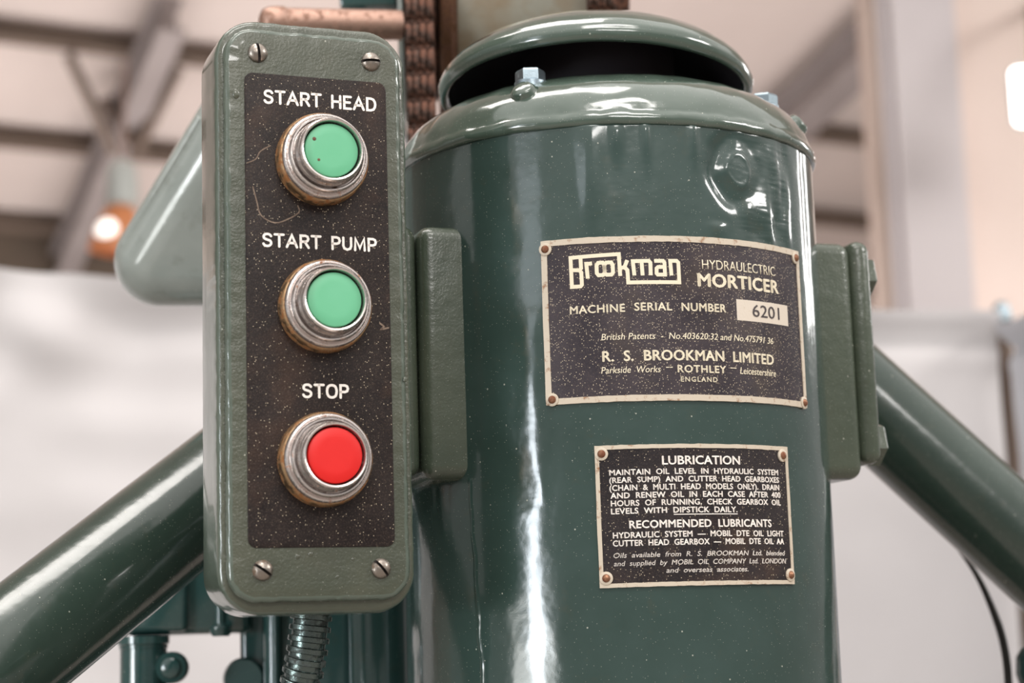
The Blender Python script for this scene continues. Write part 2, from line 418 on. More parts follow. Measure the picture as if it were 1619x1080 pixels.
# white cloth partitions
def cloth(name, A, B, label, mat, folds, seed, hem=None, drop=ZC):
    """a hanging sheet from the rail A-B down to the floor, with a rolled top and soft folds"""
    A, B = Vector(A), Vector(B); d = (B - A); L = d.length; d.normalize(); nrm = Vector((d.y, -d.x, 0)).normalized()
    bm = bmesh.new(); nx, nz = max(90, int(L * 45)), 80; g = []
    for back in (0, 1):
        for j in range(nz + 1):
            t_ = j / nz; row = []
            for i in range(nx + 1):
                s = i / nx; P = A + d * (L * s); z = P.z * (1 - t_) + .02 * t_
                dep = P.z - z
                f = folds * noise.noise(Vector((s * L * 3.1 + seed, dep * .9, seed))) * min(1, dep * 5)
                f += folds * 1.5 * noise.noise(Vector((s * L * 6 + seed, dep * 8, 2 + seed))) * math.exp(-dep * 4)
                roll = .028 * math.exp(-(dep / .06) ** 2)
                zz = z + (.012 * noise.noise(Vector((s * L * 4, seed, 1))) * (1 - t_))
                if hem and hem[0] < dep < hem[1]: f -= .02
                off = f + roll + (0 if not back else -.012 - 2 * roll)
                row.append(bm.verts.new(Vector((P.x, P.y, zz)) + nrm * off))
            g.append(row)
    n1 = nz + 1
    for b_ in (0, 1):
        for j in range(nz):
            for i in range(nx):
                a_ = g[b_ * n1 + j]; c_ = g[b_ * n1 + j + 1]; bm.faces.new((a_[i], a_[i + 1], c_[i + 1], c_[i]))
    for i in range(nx):
        bm.faces.new((g[0][i], g[0][i + 1], g[n1][i + 1], g[n1][i])); bm.faces.new((g[nz][i], g[nz][i + 1], g[n1 + nz][i + 1], g[n1 + nz][i]))
    for j in range(nz):
        for i in (0, nx): bm.faces.new((g[j][i], g[j + 1][i], g[n1 + j + 1][i], g[n1 + j][i]))
    return tag(obj(name, bm, mat, None, 80), label, 'partition')
_a, _b = at(-420, 415, 3.3), at(900, 462, 3.55)
cloth('cloth_partition', _a + (_a - _b) * 1.1, _b, 'white cloth partition with a crumpled top edge, behind the sloping strut under the control box side', MAT['cloth'], .06, 3.1)
cloth('cloth_partition', at(1120, 486, 3.5), at(1574, 497, 3.5), 'smooth white cloth partition with a flat hem, behind the bracket bolts', MAT['cloth'], .012, 8.2, (.03, .075))
cloth('cloth_partition', at(1592, 506, 3.46), at(1800, 470, 2.7), 'cool white cloth partition at the booth corner, next to the corner pole', MAT['cloth2'], .01, 5.5, (.03, .06))
t = thing('corner_pole', Vector((at(1584, 500, 3.56).x, 3.56, 0)), 'thin pole, coloured brown for gap shadow, standing where two white partitions meet', 'pole')
o = at(1584, 500, 3.56); bm = bmesh.new(); tube(bm, [(o.x, 3.56, 0), (o.x, 3.56, o.z)], .016, 16); wpart('shaft', bm, MAT['beam'], t)  # the pole's brown stands for the shadow in the gap
bm = bmesh.new(); dome(bm, (o.x, 3.56, o.z), (0, 0, 1), .019, .03, foot=.01); wpart('cap', bm, MAT['boltsteel'], t, label='grey rounded cap')

# ================================================================== THE MACHINE: column and gear behind the motor
PT = MAT['teal']
t = thing('machine_column', Vector((at(480, 1000, 1.55).x, 1.56, 0)), 'dark teal machine column standing behind the control box and motor', 'column')
def vbox(bm, x0, x1, Y, dep, z0, z1, bev, py=1030):
    a = at(x0, py, Y).x; b = at(x1, py, Y).x; box(bm, ((a + b) / 2, Y + dep / 2, (z0 + z1) / 2), (b - a, dep, z1 - z0), None, bev, 4)
bm = bmesh.new(); vbox(bm, 414, 560, 1.50, .2, .0, ZC + .46, .010); wpart('main_casting', bm, PT, t)
bm = bmesh.new(); vbox(bm, 378, 428, 1.53, .12, .0, ZC + .40, .006); wpart('slide_rail', bm, PT, t)
bm = bmesh.new(); vbox(bm, 428, 442, 1.49, .03, .0, ZC + .40, .004); wpart('rail_strip', bm, PT, t)
bm = bmesh.new(); vbox(bm, 548, 646, 1.455, .13, .0, ZC + .40, .018); wpart('guide_casting', bm, PT, t)
bm = bmesh.new(); vbox(bm, 640, 662, 1.47, .10, .0, ZC + .34, .004); wpart('guide_strip', bm, PT, t)
bm = bmesh.new(); lathe(bm, [(.0155, 0), (.017, .003), (.017, .012), (.015, .016)], at(389, 1073, 1.535), (0, -1, 0), 28); wpart('lug', bm, PT, t)
# bracket to the left of the column
t = thing('slide_bracket', at(290, 1004, 1.5), 'dark green bracket with a hanging rod, below the sloping strut at the left', 'bracket')
a, b = at(196, 1006, 1.5), at(392, 1006, 1.5); top = at(290, 800, 1.5)
bm = bmesh.new(); box(bm, ((a.x + b.x) / 2, 1.55, (a.z + top.z) / 2), (b.x - a.x, .10, top.z - a.z), None, .006, 3)
q = at(243, 900, 1.48); box(bm, (q.x, 1.50, (a.z + top.z) / 2 + .002), (.048, .02, top.z - a.z), None, .005, 3)
wpart('bracket_block', bm, PT, t)
bm = bmesh.new(); q = at(349, 1000, 1.485); lathe(bm, [(.0065, -.003), (.0085, 0), (.0085, .004), (.0042, .007), (.0042, .12)], q, (0, 0, 1), 20); wpart('guide_pin', bm, PT, t)
bm = bmesh.new(); q = at(227, 1006, 1.5)
lathe(bm, [(.0205, 0), (.0205, -.006), (.0192, -.007), (.0192, -.0095), (.0185, -.010), (.0185, -.20)], q, (0, 0, 1), 32); wpart('hanging_rod', bm, PT, t)
bm = bmesh.new(); q = at(270, 1056, 1.485); lathe(bm, [(.0125, .012), (.0125, .001), (.0115, -.001), (.008, -.001), (.0075, -.004), (.006, -.005)], q, (0, 1, 0), 28); wpart('clamp_bolt', bm, PT, t)

# sloping struts with their bolted plates
def strut(name, ends, label, plate, bolts):
    t = thing(name, Vector(ends[1]), label, 'strut')
    bm = bmesh.new(); tube(bm, ends, .0402, 64); wpart('tube', bm, MAT['tube'], t)
    bm = bmesh.new(); x0, x1, y0, y1, z0, z1 = plate
    box(bm, (0, 0, 0), (x1 - x0, y1 - y0, z1 - z0), None, .0082, 5)
    R = Matrix.Rotation(PSI, 3, 'Z'); c = M((x0 + x1) / 2, (y0 + y1) / 2, (z0 + z1) / 2)
    for v in bm.verts: v.co = R @ v.co + c
    wpart('bracket_plate', bm, MAT['boss'], t)
    for (x, y, z, sgn) in bolts:
        bm = bmesh.new(); ax = Vector((math.cos(PSI), math.sin(PSI), 0)) * sgn
        hexa(bm, M(x, y, z), ax, .029, .0105, .3); lathe(bm, [(.0155, -.002), (.0155, .002), (.013, .003)], M(x, y, z), ax, 24)
        wpart('bolt', bm, MAT['boss'], t)
    return t
A, B = at(316, 792, 1.34), at(0, 1045, 1.21); d = (B - A)
strut('support_strut', [A - d * .75, B + d * 2.2], 'thick green tube strut sloping down to the left, under the control box',
      (-.183, -.1625, -.068, .068, .112, .2785), [(-.183, .0, .25, -1), (-.183, .0, .14, -1)])
A, B = at(1391, 655, 1.56), at(1619, 862, 1.55); d = (B - A)
strut('support_strut', [A - d * 1.0, B + d * 3.0], 'thick green tube strut sloping down to the right, beside the bolted plates',
      (.1615, .1785, -.068, .068, .1215, .283), [(.1785, -.041, .2605, 1), (.1785, -.041, .1385, 1)])

# chain wheel hub, chains, shaft
t = thing('chain_drum', at(800, 10, 1.6), 'pale rusty drum between the two chains, above the motor cap', 'drum')
hc = Vector((at(800, 10, 1.6).x, 1.61, at(800, 10, 1.6).z + .012)); axd = Vector((math.cos(.05), math.sin(.05), 0))
hl = at(690, 60, 1.5).x - hc.x; hr = at(926, 10, 1.5).x - hc.x
bm = bmesh.new(); lathe(bm, [(.105, hl + .012), (.107, hl + .016), (.107, hr - .006), (.103, hr)], hc, axd, 72); wpart('hub', bm, MAT['hub'], t)
bm = bmesh.new(); lathe(bm, [(.112, hl - .002), (.114, hl), (.114, hl + .008), (.106, hl + .013)], hc, axd, 72); wpart('flange', bm, MAT['rustplate'], t, label='rusty brown flange')
bm = bmesh.new(); lathe(bm, [(.085, hl - .027), (.092, hl - .025), (.092, hl - .004), (.085, hl - .002)], hc, axd, 64); wpart('chain_wheel', bm, MAT['chain'], t)
bm = bmesh.new(); lathe(bm, [(.085, hr + .001), (.092, hr + .004), (.092, hr + .034), (.085, hr + .036)], hc, axd, 64); wpart('chain_wheel', bm, MAT['chain'], t)
def link_mesh(wide):
    """one row of a leaf chain: plates with rounded ends side by side; the recessed rows show as slots"""
    bm = bmesh.new()
    n, th, pitch, ry, hz = (4, .0056, .00595, .0088, .0104) if wide else (3, .0030, .0064, .0040, .0080)
    for i in range(n):
        cx = (i - (n - 1) / 2) * pitch; prof = []
        for k in range(32):
            a = 2 * PI * k / 32; c_, s_ = math.cos(a), math.sin(a)
            prof.append((math.copysign(abs(c_) ** .7, c_) * ry, math.copysign(abs(s_) ** .8, s_) * hz))
        tip = .0012 if wide and i in (0, n - 1) else .0006
        ring_stack(bm, [[Vector((cx + sx_, y * f_, z * f_)) for y, z in prof] for sx_, f_ in ((-th / 2, .86), (-th / 2 + .0004, .95), (-th / 2 + tip, 1), (th / 2 - tip, 1), (th / 2 - .0004, .95), (th / 2, .86))])
    me = bpy.data.meshes.new('link')
    bmesh.ops.recalc_face_normals(bm, faces=bm.faces); bm.to_mesh(me); bm.free()
    me.materials.append(MAT['chain'])
    for p in me.polygons: p.use_smooth = True
    me.set_sharp_from_angle(angle=math.radians(50))
    return me
LW, LN = link_mesh(True), link_mesh(False)
def chain(top, x, label, rows):
    t = thing('leaf_chain', Vector((x, 1.492, top)), label, 'chain', 'rusty chains over the drum')
    for k in range(rows):
        for me_, dz in ((LW, 0), (LN, -.0112)):
            o = bpy.data.objects.new('link', me_); S.collection.objects.link(o)
            o.parent = t; o.location = (0, 0, -.0224 * k + dz)
    bm = bmesh.new()
    for k in range(rows - 1):
        z = -.0224 * (k + .5); lathe(bm, [(.0030, -.0115), (.0035, -.011), (.0035, .011), (.0030, .0115)], (0, 0, z), (1, 0, 0), 14)
    obj('pins', bm, MAT['chain'], t)
    return t
chain(at(665, 15, 1.492).z + .0224 * 3, at(665, 100, 1.492).x, 'long rusty brown chain hanging between the control box and the motor cap', 15)
chain(at(948, 0, 1.492).z + .0224 * 3, at(950, 10, 1.492).x, 'rusty brown chain just showing above the top of the motor cap', 13)
t = thing('cross_shaft', at(520, 36, 1.49), 'pale pinkish shaft lying level above the top of the control box', 'shaft')
A, B = at(418, 36, 1.47), at(634, 40, 1.50); ax = (B - A).normalized(); L = (B - A).length
bm = bmesh.new(); lathe(bm, [(.0125, .012), (.0125, L)], A, ax, 40); wpart('bar', bm, MAT['shaft'], t)
bm = bmesh.new(); lathe(bm, [(.006, -.004), (.0105, -.002), (.013, .003), (.0138, .009), (.0138, .016), (.0127, .018)], A, ax, 40); wpart('end_collar', bm, MAT['shaft'], t)
t = thing('head_plate', at(584, 0, 1.56), 'dark teal head plate above the pale shaft, beside the chain', 'plate')
a, b = at(536, 10, 1.56), at(626, 12, 1.56); bm = bmesh.new(); box(bm, ((a.x + b.x) / 2, 1.60, a.z + .05), (b.x - a.x, .08, .1), None, .004, 2); wpart('plate', bm, PT, t)
a, b = at(629, 60, 1.53), at(638, 60, 1.53); z0 = at(632, 200, 1.53).z; bm = bmesh.new(); box(bm, ((a.x + b.x) / 2, 1.57, (z0 + ZC + .62) / 2), (b.x - a.x, .08, ZC + .62 - z0), None, .0015, 2); wpart('side_plate', bm, MAT['guard'], t)

# rounded guard casting at the upper left
t = thing('chain_guard', at(300, 400, 1.5), 'glossy rounded guard casting, coloured grey-green for its reflections, sticking out left of the control box', 'guard')
sp = [(at(254, 413, 1.50), .0375), (at(402, 168, 1.44), .0365), (at(500, 413, 1.50), .0375), (at(500, 168, 1.46), .0365), (at(402, 168, 1.58), .03), (at(300, 405, 1.62), .03), (at(500, 168, 1.60), .03), (at(500, 410, 1.62), .03)]
bm = bmesh.new()
for c, r in sp:
    for v_ in range(33):
        for u_ in range(64):
            th, ph = PI * v_ / 32, 2 * PI * u_ / 64
            bm.verts.new(c + Vector((math.sin(th) * math.cos(ph), math.sin(th) * math.sin(ph), math.cos(th))) * r)
bmesh.ops.remove_doubles(bm, verts=bm.verts, dist=1e-5)
g = bmesh.ops.convex_hull(bm, input=list(bm.verts))
bmesh.ops.delete(bm, geom=[v for v in bm.verts if not v.link_faces], context='VERTS')
wpart('casting', bm, MAT['guard'], t, 30)
bm = bmesh.new(); tube(bm, spline([at(198, 388, 1.478), at(255, 292, 1.452), at(318, 187, 1.427)], 12), .0045, 16); wpart('edge_bead', bm, MAT['guard'], t)

# black cable and lever knob at the lower right
bm = bmesh.new(); pts = spline([at(1478, 822, 1.60), at(1516, 868, 1.61), at(1546, 912, 1.61), (at(1570, 965, 1.61)), at(1586, 1015, 1.61), at(1594, 1075, 1.61), at(1596, 1180, 1.61), at(1590, 1400, 1.61)], 10)
tube(bm, pts, [.0012 + .0022 * min(1, i / 34) for i in range(len(pts))], 14)
tag(obj('power_cable', bm, MAT['rubber']), 'thin black cable curving down from below the right strut', 'cable')
t = thing('lever', at(1634, 1160, 1.6), 'dark teal knob of a lever at the very edge, beside the black cable', 'lever')
bm = bmesh.new(); o = at(1634, 1092, 1.6); lathe(bm, [(.006, 0), (.011, .004), (.0135, .014), (.0125, .028), (.008, .036), (.001, .039)], o, (0, 0, 1), 28); wpart('knob', bm, PT, t)
bm = bmesh.new(); tube(bm, [o + Vector((0, 0, .003)), o - Vector((0, 0, .2))], .005, 16); wpart('rod', bm, MAT['boltsteel'], t)

# ================================================================== THE MOTOR
ZS = ZC + .3363                              # the seam under the end bell
motor = thing('electric_motor', (CX, CY, ZC - .36), 'tall green motor drum with a domed cap and two black plates riveted on', 'motor')
def cyl(a, z, r=RD): return Vector((CX + r * math.sin(a), CY - r * math.cos(a), z))
# drum skin: a real, slightly uneven surface with its old dents and runs
dents = []
def drum_h(a, z):
    x = RD * a
    h = .00032 * noise.noise(Vector((x * 22, z * 9, 1.3))) + .00012 * noise.noise(Vector((x * 75, z * 40, 4.1)))
    for (a0, z0, kind, p) in dents:
        dx = x - RD * a0; dz = z - z0
        if kind == 'ring':
            dx += .0035 * noise.noise(Vector((x * 45, z * 45, 3))); dz += .004 * noise.noise(Vector((x * 45, z * 45, 8)))
            rho = math.hypot(dx, dz * .92)
            if rho < .06:
                th = math.atan2(dz, -dx)                                   # 0 on the left side of the old plug weld
                c_side = math.exp(-(th / 1.25) ** 4)
                h += -p * (.25 + .75 * c_side) * math.exp(-((rho - .0190) / .0048) ** 2)
                h += p * .20 * math.exp(-((rho - .0105) / .0018) ** 2) + p * .30 * math.exp(-(rho / .0105) ** 8)
                h += p * .03 * noise.noise(Vector((dx * 60, dz * 900, 2))) * math.exp(-(rho / .026) ** 6)
        elif kind == 'run':
            sx_, sz, amp = p
            if abs(dx) < sx_ * 3.5 and abs(dz) < sz * 5:
                h += amp * math.exp(-(dx / sx_) ** 2) * (math.exp(-(dz / sz) ** 4) if dz > 0 else math.exp(-(dz / (sz * 2.2)) ** 2))
        elif kind == 'rough':
            sx_, sz, amp = p
            q = math.exp(-(dx / sx_) ** 4 - (dz / sz) ** 4)
            if q > .01: h += amp * q * (noise.noise(Vector((x * 85, z * 30, 7))) + .10 * noise.noise(Vector((x * 60, z * 900, 9))))
    if z < zr0:
        xr = RD * ar0 + (zr0 - z) * .052 + .0012 * noise.noise(Vector((z * 60, 3, 3)))
        q = (x - xr) / .0011
        if abs(q) < 4: h += .0006 * math.exp(-q * q) * (.7 + .5 * noise.noise(Vector((z * 150, 1, 1))))
    for px_, py_, zz in flat: pass
    return h
flat = []
ar0, zr0 = on_drum(742, 757)
def dent(px, py, kind, p): a_, z_ = on_drum(px, py); dents.append((a_, z_, kind, p))
dent(1165, 268, 'ring', .0034)
dent(1232, 300, 'rough', (.014, .036, .0030)); dent(1200, 350, 'rough', (.018, .016, .0021)); dent(1180, 214, 'rough', (.02, .010, .0011))
dent(935, 250, 'run', (.0085, .026, .0027)); dent(975, 214, 'run', (.004, .007, .0018)); dent(1021, 213, 'run', (.003, .008, .0018)); dent(1096, 212, 'run', (.0035, .008, .0016))
dent(1270, 300, 'run', (.006, .06, -.0006)); dent(1135, 362, 'run', (.006, .004, .001)); dent(842, 560, 'run', (.010, .030, .0010)); dent(842, 772, 'rough', (.010, .012, .0004))
dent(700, 820, 'rough', (.012, .03, .0005))
dent(1000, 300, 'rough', (.02, .03, .0003)); dent(1230, 985, 'rough', (.02, .02, .0004))
zt, zb, zm = ZS - .0015, ZC - .36, ZC - .05
AS = [-1.9 + 3.8 * i / 760 for i in range(761)] + [1.9 + (2 * PI - 3.8) * i / 60 for i in range(1, 60)]
ZSs = [zt - (zt - zm) * j / 360 for j in range(361)] + [zm - (zm - zb) * j / 40 for j in range(1, 41)]
verts, faces = [], []
na = len(AS)
for j, z in enumerate(ZSs):
    for a_ in AS:
        h = drum_h(a_, z) if abs(a_) < 1.9 else 0
        r = RD + h - (.0012 if j == 0 else 0)
        verts.append((CX + r * math.sin(a_), CY - r * math.cos(a_), z))
for j in range(len(ZSs) - 1):
    o_ = j * na
    for i in range(na):
        k = (i + 1) % na; faces.append((o_ + i, o_ + na + i, o_ + na + k, o_ + k))
faces.append(tuple(range((len(ZSs) - 1) * na, len(ZSs) * na))[::-1])
me = bpy.data.meshes.new('drum'); me.from_pydata(verts, [], faces); me.update()
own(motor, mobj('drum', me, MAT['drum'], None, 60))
# end bell with its lip
bm = bmesh.new()
prof = [(.145, -.0025), (.1508, -.0025), (.1520, -.0014), (.1527, .0006), (.1526, .0028), (.1517, .0050), (.1506, .0068), (.1497, .0095), (.1480, .0145), (.1450, .0205), (.1400, .0272), (.1330, .0332), (.1240, .0386), (.1150, .0425), (.1060, .0450), (.0985, .0462), (.097, .0462), (.096, .044), (.0955, .02)]
pp = []
for (a_, b_) in zip(prof, prof[1:]):
    for k in range(2): pp.append((a_[0] + (b_[0] - a_[0]) * k / 2, a_[1] + (b_[1] - a_[1]) * k / 2))
R_ = lathe(bm, pp + [prof[-1]], (CX, CY, ZS), (0, 0, 1), 220, False, False)
for k, ring in enumerate(R_):
    for v in ring:
        q = noise.noise(Vector((v.co.x * 60, v.co.y * 60, v.co.z * 60))) * .0007 + noise.noise(Vector((v.co.x * 160, v.co.y * 160, v.co.z * 200))) * (.0005 if k < 14 else .0002)
        dd = Vector((v.co.x - CX, v.co.y - CY, .1)).normalized(); v.co += dd * q
for f in bm.faces:
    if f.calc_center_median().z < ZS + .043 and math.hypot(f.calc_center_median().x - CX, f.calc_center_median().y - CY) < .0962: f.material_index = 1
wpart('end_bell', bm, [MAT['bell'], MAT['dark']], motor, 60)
bm = bmesh.new(); lathe(bm, [(.097, 0), (.02, .0)], (CX, CY, ZS + .021), (0, 0, 1), 64); wpart('opening_shade_disc', bm, MAT['dark'], motor)  # added dark disc standing for the shade in the bell's opening
# rain cap
bm = bmesh.new(); zc = ZC + .3975
prof = [(.1060, .0065), (.1072, .002), (.1098, -.0005), (.1126, 0), (.1146, .0026), (.1153, .0062), (.1143, .0108), (.1112, .0160), (.1060, .0214), (.0985, .0272), (.0885, .0328), (.076, .0380), (.062, .0422), (.046, .0453), (.029, .0472), (.012, .0480), (.0005, .0481)]
pp = []
for (a_, b_) in zip(prof, prof[1:]):
    for k in range(3): pp.append((a_[0] + (b_[0] - a_[0]) * k / 3, a_[1] + (b_[1] - a_[1]) * k / 3))
R_ = lathe(bm, pp + [prof[-1]], (CX - .0035, CY, zc), (0, 0, 1), 160, False, True)
for k, ring in enumerate(R_):
    for v in ring:
        v.co += Vector((v.co.x - CX, v.co.y - CY, 0)).normalized() * noise.noise(Vector((v.co.x * 45, v.co.y * 45, v.co.z * 60))) * .0006
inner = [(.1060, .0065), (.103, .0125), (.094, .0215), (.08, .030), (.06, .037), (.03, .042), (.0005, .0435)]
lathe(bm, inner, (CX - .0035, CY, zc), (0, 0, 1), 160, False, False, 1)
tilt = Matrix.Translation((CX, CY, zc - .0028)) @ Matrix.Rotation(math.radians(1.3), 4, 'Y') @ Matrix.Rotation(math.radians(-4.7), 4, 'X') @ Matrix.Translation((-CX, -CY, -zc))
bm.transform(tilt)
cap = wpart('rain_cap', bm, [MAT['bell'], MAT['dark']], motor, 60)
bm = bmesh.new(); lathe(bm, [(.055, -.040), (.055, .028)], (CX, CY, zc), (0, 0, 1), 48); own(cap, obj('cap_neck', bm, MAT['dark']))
# bell bolts and the painted-over stud
def bellpt(a_, r, dz): return Vector((CX + r * math.sin(a_), CY - r * math.cos(a_), ZS + dz))
for a_, turn in ((-.455, .55), (1.30, .25)):
    bm = bmesh.new(); p = bellpt(a_, .119, .0392); hexa(bm, p, (0, 0, 1), .0178, .0095, turn); lathe(bm, [(.011, -.004), (.011, .001), (.0095, .0022)], p, (0, 0, 1), 24)
    wpart('bell_bolt', bm, MAT['boltsteel'], motor, 25, 'bare zinc hex bolt')
for a_ in (-.425, 1.34):
    bm = bmesh.new(); rr = .1375 if a_ < 0 else .1400; dz = .0270 if a_ < 0 else .0250
    ax = Vector((math.sin(a_) * .8, -math.cos(a_) * .8, .6))
    lathe(bm, [(.0115, -.004), (.0100, .001), (.0085, .0026), (.0080, .0046), (.0062, .0060), (.002, .0064)], bellpt(a_, rr, dz), ax, 28)
    for v in bm.verts: v.co += Vector((1, 1, 1)) * noise.noise(v.co * 200) * .0006
    wpart('painted_stud', bm, MAT['bell'], motor, 60)
# side bosses
for sgn, z0, z1 in ((-1, .110, .2788), (1, .1105, .2805)):
    bm = bmesh.new(); R = Matrix.Rotation(PSI, 3, 'Z')
    box(bm, (0, 0, 0), (.062, .14, z1 - z0), None, .0095, 6)
    for v in bm.verts: v.co = R @ v.co + M(sgn * .1305, 0, (z0 + z1) / 2) + Vector((1, 1, 1)) * noise.noise(v.co * 90) * .0004
    wpart('side_boss', bm, MAT['boss'], motor)

# ---------------- writing
def text_mesh(body, x0, x1, z0, z1, weight=0.0, shear=0.0, spacing=1.0, word=1.0):
    """letters as a bmesh of (x, 0, z): fitted to x0..x1, cap height z0..z1"""
    c = bpy.data.curves.new('t', 'FONT'); c.body = body; c.size = 1; c.offset = 0 if weight > 0 else weight; c.shear = shear; c.space_character = spacing; c.space_word = word; c.resolution_u = 3
    o = bpy.data.objects.new('t', c); S.collection.objects.link(o)
    bpy.context.view_layer.update()
    me = bpy.data.meshes.new_from_object(o.evaluated_get(bpy.context.evaluated_depsgraph_get()))
    c2 = c.copy(); c2.body = 'H'; c2.shear = 0; o.data = c2; bpy.context.view_layer.update()
    mh = bpy.data.meshes.new_from_object(o.evaluated_get(bpy.context.evaluated_depsgraph_get()))
    ys = [v.co.y for v in mh.vertices]; y0, y1 = min(ys), max(ys)
    bm = bmesh.new(); bm.from_mesh(me)
    bpy.data.objects.remove(o); bpy.data.curves.remove(c); bpy.data.curves.remove(c2); bpy.data.meshes.remove(me); bpy.data.meshes.remove(mh)
    xs = [v.co.x for v in bm.verts]; a_, b_ = min(xs), max(xs)
    for v in bm.verts:
        v.co = Vector((x0 + (v.co.x - a_) / (b_ - a_) * (x1 - x0), 0, z0 + (v.co.y - y0) / (y1 - y0) * (z1 - z0)))
    extra = (weight - .004) * (z1 - z0) * 1.35
    if extra > 0:
        vs, fs = list(bm.verts), [[v.index for v in f.verts] for f in bm.faces]
        bm.verts.index_update(); fs = [[v.index for v in f.verts] for f in bm.faces]; base = [v.co.copy() for v in vs]
        for ox, oz in ((extra, 0), (-extra, 0), (0, extra * .7), (0, -extra * .7)):
            nv = [bm.verts.new(p + Vector((ox, 0, oz))) for p in base]
            for f in fs: bm.faces.new([nv[k] for k in f])
    return bm
def raise_flat(bm, t_=.00022):
    """gives flat lettering (in x, z; front is -y) a little body"""
    r = bmesh.ops.extrude_face_region(bm, geom=list(bm.faces))
    for g_ in r['geom']:
        if isinstance(g_, bmesh.types.BMVert): g_.co.y -= t_
    return bm
def bend(bm, r):
    """x is arc length from angle 0, y is outward-negative depth: wraps onto the drum"""
    for v in bm.verts:
        a_ = v.co.x / RD; rr = r - v.co.y; v.co = Vector((CX + rr * math.sin(a_), CY - rr * math.cos(a_), v.co.z))
    return bm
def patch(x0, x1, z0, z1, y0, y1, n=60, m_=2):
    bm = bmesh.new(); g = {}
    for k, y in enumerate((y0, y1)):
        for i in range(n + 1):
            for j in range(m_ + 1): g[k, i, j] = bm.verts.new((x0 + (x1 - x0) * i / n, y, z0 + (z1 - z0) * j / m_))
    for k in (0, 1):
        for i in range(n):
            for j in range(m_): bm.faces.new((g[k, i, j], g[k, i + 1, j], g[k, i + 1, j + 1], g[k, i, j + 1]))
    for i in range(n):
        for j in (0, m_): bm.faces.new((g[0, i, j], g[0, i + 1, j], g[1, i + 1, j], g[1, i, j]))
    for j in range(m_):
        for i in (0, n): bm.faces.new((g[0, i, j], g[0, i, j + 1], g[1, i, j + 1], g[1, i, j]))
    return bm
def merge(bm, other):
    me_ = bpy.data.meshes.new('x'); other.to_mesh(me_); other.free(); bm.from_mesh(me_); bpy.data.meshes.remove(me_); return bm
def strokes(lines, width, cap='round'):
    """flat pen strokes in x, z: every line is a list of points"""
    bm = bmesh.new(); hw = width / 2
    for pts in lines:
        pts = [Vector((p[0], 0, p[1])) for p in pts]; fine = [pts[0]]
        for a_, b_ in zip(pts, pts[1:]):
            k = max(1, int((b_ - a_).length / .004)); fine += [a_.lerp(b_, (q + 1) / k) for q in range(k)]
        pts = fine; n = len(pts)
        closed = (pts[0] - pts[-1]).length < 1e-9
        L, Rr = [], []
        for i, p in enumerate(pts):
            a_ = pts[i - 1] if i else (pts[-2] if closed else None); b_ = pts[i + 1] if i < n - 1 else (pts[1] if closed else None)
            d1 = (p - a_).normalized() if a_ is not None else (b_ - p).normalized(); d2 = (b_ - p).normalized() if b_ is not None else d1
            t_ = d1 + d2; t_ = t_.normalized() if t_.length > 1e-6 else d1
            nn = Vector((-t_.z, 0, t_.x)); k = hw / max(.5, abs(nn.dot(Vector((-d1.z, 0, d1.x)))))
            q = p
            if cap == 'square' and not closed:
                if i == 0: q = p - d2 * hw
                if i == n - 1: q = p + d1 * hw
            L.append(bm.verts.new(q + nn * k)); Rr.append(bm.verts.new(q - nn * k))
        for i in range(n - 1): bm.faces.new((L[i], L[i + 1], Rr[i + 1], Rr[i]))
        if cap == 'round' and not closed:
            for p, e in ((pts[0], pts[1]), (pts[-1], pts[-2])):
                d_ = (p - e).normalized(); a0 = math.atan2(d_.z, d_.x)
                bm.faces.new([bm.verts.new(p + Vector((hw * math.cos(a0 - PI / 2 + PI * k / 8), 0, hw * math.sin(a0 - PI / 2 + PI * k / 8)))) for k in range(9)])
    return bm
YUP = .0001
